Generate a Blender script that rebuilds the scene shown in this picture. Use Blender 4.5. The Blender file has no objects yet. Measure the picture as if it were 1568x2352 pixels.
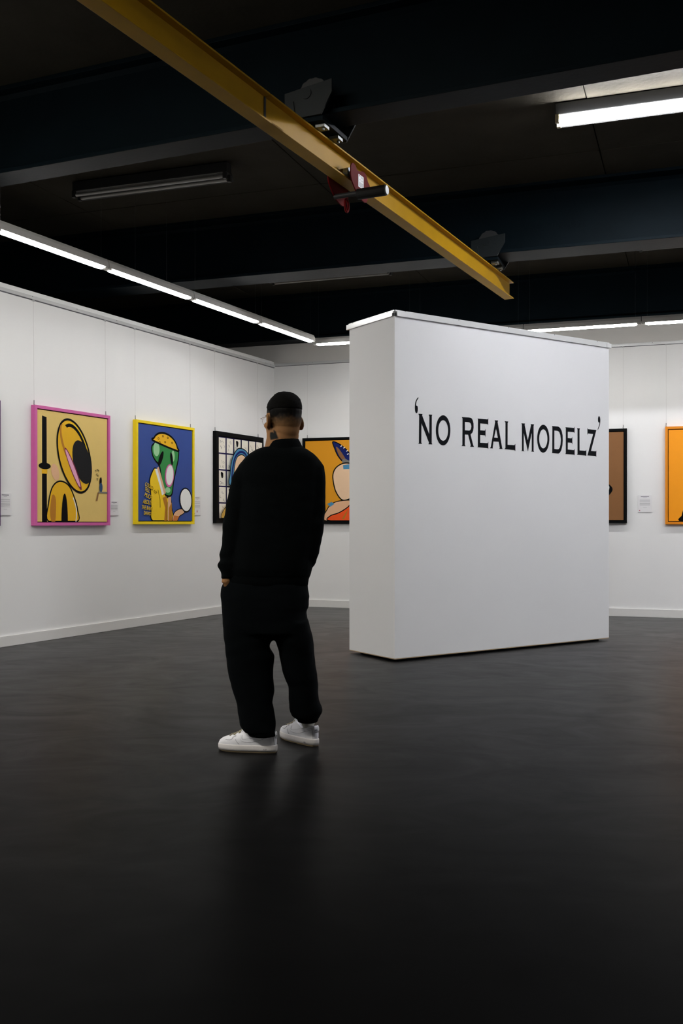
import bpy, bmesh, math, random
from mathutils import Vector, Matrix, noise
from mathutils.geometry import tessellate_polygon
from mathutils.bvhtree import BVHTree

random.seed(7)
S = bpy.context.scene
COL = S.collection
PI = math.pi

# ------------------------------------------------------------------ camera, world, exposure
CAM_H = 1.13
cam_d = bpy.data.cameras.new('camera'); cam = bpy.data.objects.new('camera', cam_d); COL.objects.link(cam)
cam_d.sensor_fit = 'VERTICAL'; cam_d.sensor_height = 36.0; cam_d.sensor_width = 24.0; cam_d.lens = 35.005
cam_d.shift_y = 24 / 2352; cam_d.clip_start = 0.05; cam_d.clip_end = 200
cam.location = (0, 0, CAM_H); cam.rotation_euler = (PI / 2, 0, 0)
S.camera = cam
w = bpy.data.worlds.new('world'); S.world = w; w.use_nodes = True
w.node_tree.nodes['Background'].inputs[0].default_value = (0.55, 0.85, 0.9, 1)
w.node_tree.nodes['Background'].inputs[1].default_value = 0.004
S.view_settings.view_transform = 'Standard'; S.view_settings.look = 'None'
S.view_settings.exposure = 0.0; S.view_settings.gamma = 1.0; S.view_settings.use_curve_mapping = False
LED_POWER = 40.0        # radiance of the LED diffusers
TUBE_POWER = 204.0       # radiance of the burning fluorescent tubes

FOC = 2287.0
def at(px, py, Y):
    """real-space point at distance Y that the photograph shows at (px, py)"""
    return Vector(((px - 784) / FOC * Y, Y, CAM_H + (1200 - py) / FOC * Y))

# ------------------------------------------------------------------ materials
def srgb(r, g, b):
    f = lambda c: (c / 255 / 12.92) if c / 255 <= 0.04045 else ((c / 255 + 0.055) / 1.055) ** 2.4
    return (f(r), f(g), f(b), 1)

def mat(name, col, rough=0.5, metal=0.0, spec=0.5, var=0.06, scale=8.0, bump=0.0, bscale=60.0, coat=0.0):
    m = bpy.data.materials.new(name); m.use_nodes = True
    nt = m.node_tree; b = nt.nodes['Principled BSDF']
    b.inputs['Roughness'].default_value = rough; b.inputs['Metallic'].default_value = metal
    b.inputs['Specular IOR Level'].default_value = spec
    b.inputs['Coat Weight'].default_value = coat
    tc = nt.nodes.new('ShaderNodeTexCoord')
    n = nt.nodes.new('ShaderNodeTexNoise'); n.inputs['Scale'].default_value = scale; n.inputs['Detail'].default_value = 5
    nt.links.new(tc.outputs['Object'], n.inputs['Vector'])
    mx = nt.nodes.new('ShaderNodeMix'); mx.data_type = 'RGBA'
    lo = tuple(max(0, c * (1 - var)) for c in col[:3]) + (1,); hi = tuple(min(1, c * (1 + var)) for c in col[:3]) + (1,)
    mx.inputs['A'].default_value = lo; mx.inputs['B'].default_value = hi
    nt.links.new(n.outputs['Fac'], mx.inputs['Factor']); nt.links.new(mx.outputs['Result'], b.inputs['Base Color'])
    if bump:
        n2 = nt.nodes.new('ShaderNodeTexNoise'); n2.inputs['Scale'].default_value = bscale; n2.inputs['Detail'].default_value = 6
        nt.links.new(tc.outputs['Object'], n2.inputs['Vector'])
        bp = nt.nodes.new('ShaderNodeBump'); bp.inputs['Strength'].default_value = bump; bp.inputs['Distance'].default_value = 0.01
        nt.links.new(n2.outputs['Fac'], bp.inputs['Height']); nt.links.new(bp.outputs['Normal'], b.inputs['Normal'])
    return m

def emit(name, col, power):
    m = bpy.data.materials.new(name); m.use_nodes = True; nt = m.node_tree
    b = nt.nodes['Principled BSDF']; b.inputs['Base Color'].default_value = (0.8, 0.8, 0.8, 1)
    b.inputs['Emission Color'].default_value = col; b.inputs['Emission Strength'].default_value = power
    return m

def vcol_mat(name, rough, bump=0.0, bscale=200):
    m = mat(name, (0.5, 0.5, 0.5, 1), rough, bump=bump, bscale=bscale, spec=0.05)
    nt = m.node_tree; a = nt.nodes.new('ShaderNodeVertexColor'); a.layer_name = 'tint'
    nt.links.new(a.outputs['Color'], nt.nodes['Principled BSDF'].inputs['Base Color'])
    return m

M = {}
M['white'] = mat('white_wall_paint', (0.845, 0.843, 0.838, 1), 0.75, var=0.012, scale=3, bump=0.04, bscale=120, spec=0.3)
M['upper'] = mat('upper_wall_paint', (0.62, 0.60, 0.57, 1), 0.8, var=0.04, scale=2, bump=0.04, bscale=90, spec=0.3)
M['dark_wall'] = mat('dark_wall_paint', (0.008, 0.010, 0.011, 1), 0.8, var=0.2)
M['panel_w'] = mat('partition_paint', (0.77, 0.775, 0.785, 1), 0.62, var=0.012, scale=2.5, bump=0.03, bscale=140, spec=0.35)
M['mdf'] = mat('raw_board_edge', (0.45, 0.33, 0.2, 1), 0.8)
M['trim'] = mat('white_gloss_trim', (0.76, 0.75, 0.73, 1), 0.35, var=0.02)
M['alu'] = mat('white_aluminium', (0.74, 0.75, 0.75, 1), 0.22, metal=0.25, var=0.02)
M['groove_shade'] = mat('rail_groove_shade_grey', (0.10, 0.10, 0.11, 1), 0.7)
M['screw'] = mat('screw_steel', (0.12, 0.12, 0.12, 1), 0.4, metal=0.6)
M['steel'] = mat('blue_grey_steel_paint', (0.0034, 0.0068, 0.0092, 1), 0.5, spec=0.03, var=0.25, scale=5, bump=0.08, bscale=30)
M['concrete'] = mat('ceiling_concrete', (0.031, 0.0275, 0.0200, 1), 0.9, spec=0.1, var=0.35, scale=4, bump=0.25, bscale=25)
M['yellow'] = mat('crane_yellow', (0.42, 0.23, 0.0035, 1), 0.55, spec=0.15, var=0.12, scale=6, bump=0.05, bscale=50)
M['red'] = mat('trolley_red', (0.115, 0.003, 0.004, 1), 0.6, spec=0.05, var=0.15)
M['black_rubber'] = mat('black_grip', (0.010, 0.010, 0.009, 1), 0.6, spec=0.2)
M['steel_bare'] = mat('bare_steel', (0.20, 0.21, 0.20, 1), 0.45, metal=0.8, var=0.1)
M['plate'] = mat('grey_trolley_paint', (0.0085, 0.0115, 0.0125, 1), 0.5, spec=0.2, var=0.15)
M['gear'] = mat('dark_cast_iron', (0.012, 0.013, 0.013, 1), 0.6)
M['house'] = mat('lamp_housing', (0.62, 0.61, 0.58, 1), 0.45, var=0.03)
M['house_dark'] = mat('old_lamp_housing', (0.014, 0.014, 0.013, 1), 0.5, var=0.1)
M['tube_off'] = mat('unlit_tube_glass', (0.30, 0.29, 0.27, 1), 0.2)
M['holder'] = mat('lampholder_plastic', (0.5, 0.44, 0.28, 1), 0.4)
M['led'] = emit('led_diffuser_light', (1.0, 0.988, 0.968, 1), LED_POWER)
M['tube_fill_warm'] = emit('burning_warm_fill_tube', (1.0, 0.955, 0.87, 1), TUBE_POWER * 1.45)  # for the unseen fill lamps added above the camera
M['tube_on'] = emit('burning_tube', (0.945, 0.95, 1.0, 1), TUBE_POWER)
M['wire'] = mat('hanging_wire', (0.50, 0.47, 0.47, 1), 0.4)
M['vinyl'] = mat('black_vinyl', (0.005, 0.006, 0.008, 1), 0.6, spec=0.06)
M['card'] = mat('white_caption_card', (0.80, 0.79, 0.80, 1), 0.45, var=0.01)
M['grey_ink'] = mat('grey_ink', (0.42, 0.42, 0.43, 1), 0.7)
M['dark_ink'] = mat('dark_ink', (0.10, 0.10, 0.12, 1), 0.7)
M['red_ink'] = mat('red_dot', (0.36, 0.012, 0.05, 1), 0.6)
M['cotton'] = mat('black_fleece', (0.0020, 0.0027, 0.0030, 1), 0.95, var=0.25, scale=30, bump=0.15, bscale=400, spec=0.04)
M['cotton2'] = mat('black_jersey', (0.0022, 0.0030, 0.0036, 1), 0.95, var=0.25, scale=30, bump=0.15, bscale=400, spec=0.04)
M['hair'] = mat('black_hair', (0.0035, 0.0033, 0.003, 1), 0.9, var=0.4, scale=80, bump=0.5, bscale=350, spec=0.06)
M['leather'] = mat('white_leather', (0.84, 0.84, 0.88, 1), 0.45, var=0.05, scale=25, bump=0.08, bscale=150)
M['midsole'] = mat('off_white_midsole', (0.72, 0.69, 0.68, 1), 0.6, var=0.08, scale=20)
M['gum'] = mat('yellowed_outsole', (0.42, 0.32, 0.19, 1), 0.6, var=0.15, scale=30)
M['seam'] = mat('grey_stitching', (0.20, 0.19, 0.22, 1), 0.7)
M['lace'] = mat('cream_laces', (0.44, 0.39, 0.27, 1), 0.8)
M['sock'] = mat('white_ribbed_sock', (0.52, 0.51, 0.46, 1), 0.9, bump=0.3, bscale=300)
M['darksock'] = mat('dark_sock', (0.01, 0.011, 0.012, 1), 0.9)
M['eyew'] = mat('eye_white', (0.75, 0.73, 0.7, 1), 0.25)
M['gold'] = mat('glasses_wire', (0.35, 0.25, 0.2, 1), 0.3, metal=0.9)
M['skin'] = vcol_mat('skin', 0.55, 0.05)

def paint(name, r, g, b):
    if name not in M: M[name] = mat('paint_' + name, srgb(r, g, b), 0.55, var=0.03, scale=14, bump=0.05, bscale=250, spec=0.3)
    return M[name]
for nm, rgb in dict(mustard=(230, 198, 116), lemon=(248, 208, 20), gold_y=(236, 182, 14), brownshade=(186, 122, 22), ink=(8, 9, 12), visor=(34, 34, 36),
                    pinkf=(212, 100, 166), palepink=(236, 168, 200), maroon=(120, 20, 60), royal=(44, 74, 148), frame_y=(246, 216, 16),
                    green=(44, 140, 68), palegreen=(158, 212, 160), chalk=(240, 240, 236), tan=(232, 182, 142), clay=(206, 122, 52),
                    cream=(242, 236, 222), peach=(236, 200, 164), sky=(70, 138, 178), orange=(222, 150, 14), vermil=(240, 84, 18),
                    navy=(24, 36, 100), brownc=(136, 92, 52), blueh=(60, 96, 220), tang=(250, 158, 12), tangf=(226, 136, 14), purple=(70, 36, 84),
                    dress=(28, 70, 110), ochre=(214, 172, 78), fblack=(10, 12, 13), indigo=(40, 36, 80), grey=(120, 118, 112)).items():
    paint(nm, *rgb)
for nm in ('ink', 'fblack', 'visor', 'navy', 'indigo'): M[nm].node_tree.nodes['Principled BSDF'].inputs['Specular IOR Level'].default_value = 0.06

# ------------------------------------------------------------------ mesh helpers
def link(o, parent=None):
    COL.objects.link(o)
    if parent: o.parent = parent
    return o
class MB:
    """collects shapes, then links them as ONE mesh object"""
    def __init__(s): s.v = []; s.f = []; s.mi = []; s.mats = []
    def _m(s, m):
        if m not in s.mats: s.mats.append(m)
        return s.mats.index(m)
    def add(s, vs, fs, m=None):
        k = len(s.v); s.v += [tuple(v) for v in vs]; i = s._m(m) if m else 0
        for f in fs: s.f.append(tuple(a + k for a in f)); s.mi.append(i)
        return s
    def box(s, x0, x1, y0, y1, z0, z1, m=None, T=None):
        vs = [Vector((x, y, z)) for z in (z0, z1) for x, y in ((x0, y0), (x1, y0), (x1, y1), (x0, y1))]
        if T: vs = [T @ v for v in vs]
        return s.add(vs, [(3, 2, 1, 0), (4, 5, 6, 7), (0, 1, 5, 4), (1, 2, 6, 5), (2, 3, 7, 6), (3, 0, 4, 7)], m)
    def prism(s, pts, z0, z1, m=None, T=None, holes=()):
        loops = [list(pts)] + [list(h) for h in holes]
        tri = tessellate_polygon([[Vector((p[0], p[1], 0)) for p in L] for L in loops])
        flat = [p for L in loops for p in L]; n = len(flat)
        vs = [Vector((p[0], p[1], z0)) for p in flat] + [Vector((p[0], p[1], z1)) for p in flat]
        if T: vs = [T @ v for v in vs]
        fs = []
        for t in tri:
            a, b, c = [Vector((flat[i][0], flat[i][1])) for i in t]
            up = (b - a).cross(c - a) > 0
            fs.append(tuple(i + n for i in (t if up else t[::-1]))); fs.append(tuple(t[::-1] if up else t))
        k = 0
        for li, L in enumerate(loops):
            area = sum(L[i - 1][0] * L[i][1] - L[i][0] * L[i - 1][1] for i in range(len(L)))
            for i in range(len(L)):
                a, b = k + i, k + (i + 1) % len(L)
                q = (a, b, b + n, a + n)
                fs.append(q if (area > 0) == (li == 0) else q[::-1])
            k += len(L)
        return s.add(vs, fs, m)
    def flat(s, pts, z, m, holes=()):
        loops = [list(pts)] + [list(h) for h in holes]; flat = [p for L in loops for p in L]
        tri = tessellate_polygon([[Vector((p[0], p[1], 0)) for p in L] for L in loops])
        fs = []
        for t in tri:
            a, b, c = [Vector((flat[i][0], flat[i][1])) for i in t]
            fs.append(t if (b - a).cross(c - a) > 0 else t[::-1])
        return s.add([(p[0], p[1], z) for p in flat], fs, m)
    def ribbon(s, pts, wd, z, m, closed=False):
        P = [Vector((p[0], p[1])) for p in pts]; n = len(P); vs = []
        for i in range(n):
            a = P[i - 1] if (closed or i) else P[i]; b = P[(i + 1) % n] if (closed or i < n - 1) else P[i]
            d = b - a; d = d.normalized() if d.length > 1e-9 else Vector((1, 0)); q = Vector((-d.y, d.x)) * wd / 2
            vs += [(P[i].x + q.x, P[i].y + q.y, z), (P[i].x - q.x, P[i].y - q.y, z)]
        fs = []
        for i in range(n if closed else n - 1):
            j = (i + 1) % n; fs.append((2 * i, 2 * i + 1, 2 * j + 1, 2 * j))
        return s.add(vs, fs, m)
    def tube(s, pts, r, n=8, m=None, cap=True, closed=False):
        P = [Vector(p) for p in pts]; R = r if isinstance(r, (list, tuple)) else [r] * len(P)
        vs = []; fs = []; up = None; N = len(P)
        for i in range(N):
            a = P[i - 1] if (closed or i) else P[i]; b = P[(i + 1) % N] if (closed or i < N - 1) else P[i]
            d = (b - a).normalized()
            if up is None: up = d.orthogonal().normalized()
            up = (up - d * up.dot(d)).normalized(); si = d.cross(up)
            for k in range(n):
                t = 2 * PI * k / n; vs.append(P[i] + (up * math.cos(t) + si * math.sin(t)) * R[i])
        for i in range(N if closed else N - 1):
            for k in range(n):
                j = (i + 1) % N
                fs.append((i * n + k, i * n + (k + 1) % n, j * n + (k + 1) % n, j * n + k))
        if cap and not closed: fs += [tuple(range(n - 1, -1, -1)), tuple((N - 1) * n + k for k in range(n))]
        return s.add(vs, fs, m)
    def rings(s, rings, m=None, cap=True):
        n = len(rings[0]); vs = [p for r in rings for p in r]; fs = []
        for i in range(len(rings) - 1):
            for k in range(n):
                fs.append((i * n + k, i * n + (k + 1) % n, (i + 1) * n + (k + 1) % n, (i + 1) * n + k))
        if cap: fs += [tuple(range(n - 1, -1, -1)), tuple((len(rings) - 1) * n + k for k in range(n))]
        return s.add(vs, fs, m)
    def ball(s, c, r, nu=16, nv=10, m=None, T=None):
        c = Vector(c); r = r if isinstance(r, (list, tuple)) else (r, r, r)
        rg = []
        for j in range(1, nv):
            ph = PI * j / nv
            rg.append([Vector((c.x + r[0] * math.sin(ph) * math.cos(2 * PI * k / nu), c.y + r[1] * math.sin(ph) * math.sin(2 * PI * k / nu), c.z - r[2] * math.cos(ph))) for k in range(nu)])
        if T: rg = [[T @ p for p in q] for q in rg]
        return s.rings(rg, m)
    def build(s, name, m=None, parent=None, smooth=False, bevel=0.0):
        me = bpy.data.meshes.new(name); me.from_pydata(s.v, [], s.f)
        if m is not None and not s.mats: me.materials.append(m)
        for x in s.mats: me.materials.append(x)
        if s.mats:
            for p, i in zip(me.polygons, s.mi): p.material_index = i
        bm = bmesh.new(); bm.from_mesh(me)
        if bevel:
            bmesh.ops.remove_doubles(bm, verts=bm.verts, dist=1e-6)
            es = [e for e in bm.edges if len(e.link_faces) == 2 and e.calc_face_angle(0) > 0.6]
            bmesh.ops.bevel(bm, geom=es, offset=bevel, segments=2, affect='EDGES', profile=0.6)
        bm.to_mesh(me); bm.free()
        if smooth:
            for p in me.polygons: p.use_smooth = True
        me.update(); return link(bpy.data.objects.new(name, me), parent)

def thing(name, label, cat, T=None, loc=None, group=None):
    o = bpy.data.objects.new(name, None); COL.objects.link(o)
    if T is not None: o.matrix_world = T
    if loc is not None: o.location = loc
    o.empty_display_size = 0.1
    o['label'] = label; o['category'] = cat
    if group: o['group'] = group
    return o
def structure(o): o['kind'] = 'structure'; return o

def sstep(a, b, x): t = min(1, max(0, (x - a) / (b - a))); return t * t * (3 - 2 * t)
def ell(cx, cy, rx, ry, rot=0, n=36, a0=0, a1=2 * PI):
    c, s_ = math.cos(rot), math.sin(rot); full = abs(a1 - a0 - 2 * PI) < 1e-6
    out = []
    for k in range(n if full else n + 1):
        t = a0 + (a1 - a0) * k / n; x, y = rx * math.cos(t), ry * math.sin(t)
        out.append((cx + x * c - y * s_, cy + x * s_ + y * c))
    return out
def smooth(pts, sub=5, closed=True):
    n = len(pts); out = []; P = [Vector((p[0], p[1])) for p in pts]
    for i in range(n if closed else n - 1):
        if closed: a, b, c, d = P[i - 1], P[i], P[(i + 1) % n], P[(i + 2) % n]
        else: a, b, c, d = P[max(0, i - 1)], P[i], P[i + 1], P[min(n - 1, i + 2)]
        for k in range(sub):
            t = k / sub
            q = 0.5 * ((2 * b) + (c - a) * t + (2 * a - 5 * b + 4 * c - d) * t * t + (3 * b - a - 3 * c + d) * t ** 3)
            out.append((q.x, q.y))
    if not closed: out.append(tuple(P[-1]))
    return out

def frame(origin, right, z=0.0):
    """local X along the wall (left to right), Y up, Z out of the wall"""
    r = Vector((right[0], right[1], 0)).normalized(); up = Vector((0, 0, 1)); out = r.cross(up)
    m = Matrix.Identity(4)
    for i, c in enumerate((r, up, out)): m[0][i], m[1][i], m[2][i] = c
    m[0][3], m[1][3], m[2][3] = origin[0], origin[1], z
    return m

# wall frames: left wall and back wall meet at the corner
CORNER = Vector((-0.915, 13.5))
DL = Vector((-0.43507, -0.90039)); DB = Vector((0.94271, -0.33362))
FL = frame(CORNER, -DL)          # x = -u (u runs from the corner towards the camera)
FB = frame(CORNER, DB)           # x =  u (u runs from the corner to the right)
def WLp(u, n, z): return FL @ Vector((-u, z, n))
def WBp(u, n, z): return FB @ Vector((u, z, n))
def FL_at(u, z, n=0): return FL @ Matrix.Translation((-u, z, n))
def FB_at(u, z, n=0): return FB @ Matrix.Translation((u, z, n))

# ------------------------------------------------------------------ the room
WALL_H = 3.305; BEAM_Z = 3.53; CEIL = 4.13
# floor
fm = mat('dark_resin_floor', (0.0040, 0.0040, 0.0041, 1), 0.34, var=0.25, scale=1.3, spec=0.3)
nt = fm.node_tree; bs = nt.nodes['Principled BSDF']
tc = nt.nodes.new('ShaderNodeTexCoord'); n1 = nt.nodes.new('ShaderNodeTexNoise'); n1.inputs['Scale'].default_value = 2.2; n1.inputs['Detail'].default_value = 8; n1.inputs['Distortion'].default_value = 0.8
mp = nt.nodes.new('ShaderNodeMapping'); mp.inputs['Scale'].default_value = (1.0, 1.8, 1.0); mp.inputs['Rotation'].default_value = (0, 0, 0.5)
nt.links.new(tc.outputs['Object'], mp.inputs['Vector']); nt.links.new(mp.outputs['Vector'], n1.inputs['Vector'])
mr = nt.nodes.new('ShaderNodeMapRange'); mr.inputs['To Min'].default_value = 0.26; mr.inputs['To Max'].default_value = 0.38
nt.links.new(n1.outputs['Fac'], mr.inputs['Value']); nt.links.new(mr.outputs['Result'], bs.inputs['Roughness'])
n2 = nt.nodes.new('ShaderNodeTexNoise'); n2.inputs['Scale'].default_value = 45; n2.inputs['Detail'].default_value = 6
nt.links.new(tc.outputs['Object'], n2.inputs['Vector'])
bp = nt.nodes.new('ShaderNodeBump'); bp.inputs['Strength'].default_value = 0.03; bp.inputs['Distance'].default_value = 0.01
nt.links.new(n2.outputs['Fac'], bp.inputs['Height']); nt.links.new(bp.outputs['Normal'], bs.inputs['Normal'])
# satin resin: a broad sheen that is strong only at grazing angles
bs.inputs['Specular IOR Level'].default_value = 0.0
gl_ = nt.nodes.new('ShaderNodeBsdfGlossy'); gl_.inputs['Color'].default_value = (1, 1, 1, 1)
nt.links.new(mr.outputs['Result'], gl_.inputs['Roughness']); nt.links.new(bp.outputs['Normal'], gl_.inputs['Normal'])
lw_ = nt.nodes.new('ShaderNodeLayerWeight'); lw_.inputs['Blend'].default_value = 0.5
pw = nt.nodes.new('ShaderNodeMath'); pw.operation = 'POWER'; pw.inputs[1].default_value = 9.5; nt.links.new(lw_.outputs['Facing'], pw.inputs[0])
ml = nt.nodes.new('ShaderNodeMath'); ml.operation = 'MULTIPLY'; nt.links.new(pw.outputs[0], ml.inputs[0])
mp3 = nt.nodes.new('ShaderNodeMapping'); mp3.inputs['Rotation'].default_value = (0, 0, 0.35); mp3.inputs['Scale'].default_value = (1.0, 1.7, 1)
n3 = nt.nodes.new('ShaderNodeTexNoise'); n3.inputs['Scale'].default_value = 1.7; n3.inputs['Detail'].default_value = 10; n3.inputs['Roughness'].default_value = 0.62; n3.inputs['Distortion'].default_value = 1.6
mr3 = nt.nodes.new('ShaderNodeMapRange'); mr3.inputs['From Min'].default_value = 0.3; mr3.inputs['From Max'].default_value = 0.7; mr3.inputs['To Min'].default_value = 0.55; mr3.inputs['To Max'].default_value = 0.78
nt.links.new(tc.outputs['Object'], mp3.inputs['Vector']); nt.links.new(mp3.outputs['Vector'], n3.inputs['Vector']); nt.links.new(n3.outputs['Fac'], mr3.inputs['Value']); nt.links.new(mr3.outputs['Result'], ml.inputs[1])
mxs = nt.nodes.new('ShaderNodeMixShader'); nt.links.new(ml.outputs[0], mxs.inputs[0]); nt.links.new(bs.outputs[0], mxs.inputs[1]); nt.links.new(gl_.outputs[0], mxs.inputs[2])
nt.links.new(mxs.outputs[0], nt.nodes['Material Output'].inputs['Surface'])
A = [WLp(17.0, -1.5, 0), WBp(11.6, -17.5 * -1, 0)]
fl = MB(); FLR = [(-12, -5), (14, -5), (14, 17), (-12, 17)]
fl.prism(FLR, -0.1, 0.0); structure(fl.build('floor', fm))

# left wall (a free-standing lining wall), its picture rail and skirting
lw = MB(); lw.box(-17.0, 0.0, 0, WALL_H, -0.14, 0.0)
o = structure(lw.build('wall_left', M['white'])); o.matrix_world = FL
o = structure(MB().box(-17.0, -0.015, 0, 0.098, 0.0, 0.016).build('baseboard_left', M['trim'], bevel=0.004)); o.matrix_world = FL
rl = thing('trim_1', '', ''); del rl['label'], rl['category']; structure(rl); rl.matrix_world = FL
MB().box(-17.0, -0.11, 3.228, 3.247, 0.0, 0.016).box(-17.0, -0.11, 3.247, 3.262, 0.0, 0.008).build('rail', M['alu'], rl)
MB().box(-17.0, 0, 3.220, 3.228, 0.0, 0.004).build('rail_groove_shade', M['groove_shade'], rl)  # dark strip painting the shade line beneath the rail
MB().box(-0.109, 0.0, 3.228, 3.262, 0.0, 0.014).build('corner_piece', M['alu'], rl)
for k in range(16):
    MB().tube([(-0.25 - k * 0.62, 3.255, 0.007), (-0.25 - k * 0.62, 3.255, 0.011)], 0.004, 8).build('screw', M['screw'], rl)
# back wall: white lining up to the rail, wall above it up to the last beam
o = structure(MB().box(0.0, 12.0, 0, 3.262, -0.16, 0.0).build('wall_back', M['white'])); o.matrix_world = FB
o = structure(MB().box(-6.0, 12.0, 3.262, 4.3, -0.16, -0.004).box(-6.0, -0.001, 0, 3.262, -0.16, -0.004).build('wall_back_upper', M['upper'])); o.matrix_world = FB
o = structure(MB().box(0.015, 12.0, 0, 0.098, 0.0, 0.016).build('baseboard_back', M['trim'], bevel=0.004)); o.matrix_world = FB
rb = thing('trim_2', '', ''); del rb['label'], rb['category']; structure(rb); rb.matrix_world = FB
MB().box(0.02, 12.0, 3.245, 3.264, 0.0, 0.016).box(0.02, 12.0, 3.264, 3.28, 0.0, 0.008).build('rail', M['alu'], rb)
MB().box(0.02, 12.0, 3.239, 3.245, 0.0, 0.003).build('rail_groove_shade', M['groove_shade'], rb)  # same painted shade line under the back rail
for k in range(14):
    MB().tube([(0.56 + k * 0.62, 3.272, 0.007), (0.56 + k * 0.62, 3.272, 0.011)], 0.004, 8).build('screw', M['screw'], rb)
# right wall and rear wall stand outside the frame and close the room
FR = frame((FB @ Vector((11.5, 0, 0))).xy, Vector((FB @ Vector((11.5, 0, 0))).xy) * 0 + Vector((-0.33362, -0.94271)))
o = structure(MB().box(0.0, 17.5, 0, 4.3, -0.15, 0.0).build('wall_right', M['white'])); o.matrix_world = FR
rear0 = WLp(16.6, 0, 0); FRR = frame((FR @ Vector((17.3, 0, 0))).xy, Vector((-0.94271, 0.33362)))
o = structure(MB().box(-0.5, 20.0, 0, 4.3, -0.15, 0.0).build('wall_rear', M['dark_wall'])); o.matrix_world = FRR
# dark hall side behind the left lining wall
o = structure(MB().box(-17.0, 0.6, 0, 4.3, -2.7, -2.6).build('wall_left_outer', M['dark_wall'])); o.matrix_world = FL

# ceiling: concrete slabs with recessed joints, laid between the beams
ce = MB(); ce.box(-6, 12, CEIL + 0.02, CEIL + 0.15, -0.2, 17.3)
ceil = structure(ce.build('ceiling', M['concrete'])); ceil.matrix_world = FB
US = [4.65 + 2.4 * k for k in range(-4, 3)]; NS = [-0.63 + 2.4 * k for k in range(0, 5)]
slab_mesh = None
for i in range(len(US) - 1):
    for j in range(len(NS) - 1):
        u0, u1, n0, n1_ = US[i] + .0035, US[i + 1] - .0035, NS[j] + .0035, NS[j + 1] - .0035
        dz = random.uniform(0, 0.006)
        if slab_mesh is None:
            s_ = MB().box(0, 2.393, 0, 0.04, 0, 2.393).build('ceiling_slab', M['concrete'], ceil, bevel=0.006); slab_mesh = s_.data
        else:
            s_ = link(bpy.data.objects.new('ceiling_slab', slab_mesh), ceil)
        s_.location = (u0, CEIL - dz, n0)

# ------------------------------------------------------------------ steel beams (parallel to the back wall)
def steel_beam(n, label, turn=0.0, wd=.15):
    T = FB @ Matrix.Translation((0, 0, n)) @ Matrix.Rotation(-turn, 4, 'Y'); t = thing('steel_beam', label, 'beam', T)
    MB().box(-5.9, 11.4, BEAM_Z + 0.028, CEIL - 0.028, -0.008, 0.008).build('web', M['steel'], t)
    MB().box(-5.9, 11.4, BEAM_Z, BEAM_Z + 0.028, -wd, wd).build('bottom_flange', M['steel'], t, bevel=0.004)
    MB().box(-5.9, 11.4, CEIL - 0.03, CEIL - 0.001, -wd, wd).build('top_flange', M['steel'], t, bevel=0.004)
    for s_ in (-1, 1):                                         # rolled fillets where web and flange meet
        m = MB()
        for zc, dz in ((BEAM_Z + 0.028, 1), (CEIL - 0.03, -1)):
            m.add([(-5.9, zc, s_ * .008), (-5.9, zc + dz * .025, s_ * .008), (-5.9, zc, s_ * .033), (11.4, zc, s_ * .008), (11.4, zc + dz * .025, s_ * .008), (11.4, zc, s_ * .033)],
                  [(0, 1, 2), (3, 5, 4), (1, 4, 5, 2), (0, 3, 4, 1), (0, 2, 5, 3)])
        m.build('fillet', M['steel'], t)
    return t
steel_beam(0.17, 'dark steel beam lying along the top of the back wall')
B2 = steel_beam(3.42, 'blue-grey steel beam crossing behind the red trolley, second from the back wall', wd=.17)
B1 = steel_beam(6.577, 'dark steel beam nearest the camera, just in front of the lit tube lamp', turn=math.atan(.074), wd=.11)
# raised rolling mark on the middle beam
def text_mesh(name, body, size, m, parent, T, ext=0.0008, shear=0.0, sx=1.0):
    c = bpy.data.curves.new(name, 'FONT'); c.body = body; c.size = size; c.extrude = ext; c.shear = shear; c.align_x = 'LEFT'
    tmp = bpy.data.objects.new('tmp', c); COL.objects.link(tmp)
    me = bpy.data.meshes.new_from_object(tmp.evaluated_get(bpy.context.evaluated_depsgraph_get()))
    bpy.data.objects.remove(tmp)
    for v in me.vertices: v.co.x *= sx
    me.materials.clear(); me.materials.append(m)
    o = link(bpy.data.objects.new(name, me), parent); o.matrix_local = T
    return o
text_mesh('rolling_mark', 'RESTILA 1976', 0.085, M['steel'], B2, Matrix.Translation((3.98, 3.74, 0.009)), 0.003)

# ------------------------------------------------------------------ LED battens
def led_batten(T, label, group, L=1.27, inset=.06):
    """T: local X along the lamp, Y up, origin at its middle under the diffuser axis"""
    t = thing('led_batten', label, 'lamp', T, group=group)
    h = L / 2
    prof = [(-.038, .0), (.038, .0), (.033, .045), (.018, .072), (-.018, .072), (-.033, .045)]
    m = MB(); R = [[Vector((x, y, z)) for z, y in prof] for x in (-h + .002, h - .002)]
    m.rings(R); m.build('housing', M['house'], t)
    # half-round diffuser with rounded ends
    d = MB(); rg = []; r = 0.036; e = h - 0.072
    xs = [(-e - r * math.cos(a), math.sin(a)) for a in (0.15, .5, .9, 1.3)] + [(-e, 1), (e, 1)] + [(e + r * math.cos(a), math.sin(a)) for a in (1.3, .9, .5, .15)]
    for x, k in xs:
        rg.append([Vector((x, -0.002 - .020 * k * max(0, math.sin(PI * i / 10)), r * k * math.cos(PI * i / 10))) for i in range(11)])
    d.rings(rg, cap=True); d.build('diffuser', M['led'], t, smooth=True)
    for s_ in (-1, 1):
        MB().box(s_ * (h - .022) - .02, s_ * (h - .022) + .02, -.012, .0, -.03, .03).build('end_cap', M['house'], t, bevel=.003)
        MB().tube([(s_ * (h - inset), .07, 0), (s_ * (h - inset), CEIL - 3.318, 0)], .0009, 5).build('suspension_wire', M['screw'], t)
    return t
place = ['at the far end, nearest the corner', 'second from the corner', 'third from the corner', 'fourth from the corner, at the left edge']
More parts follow.
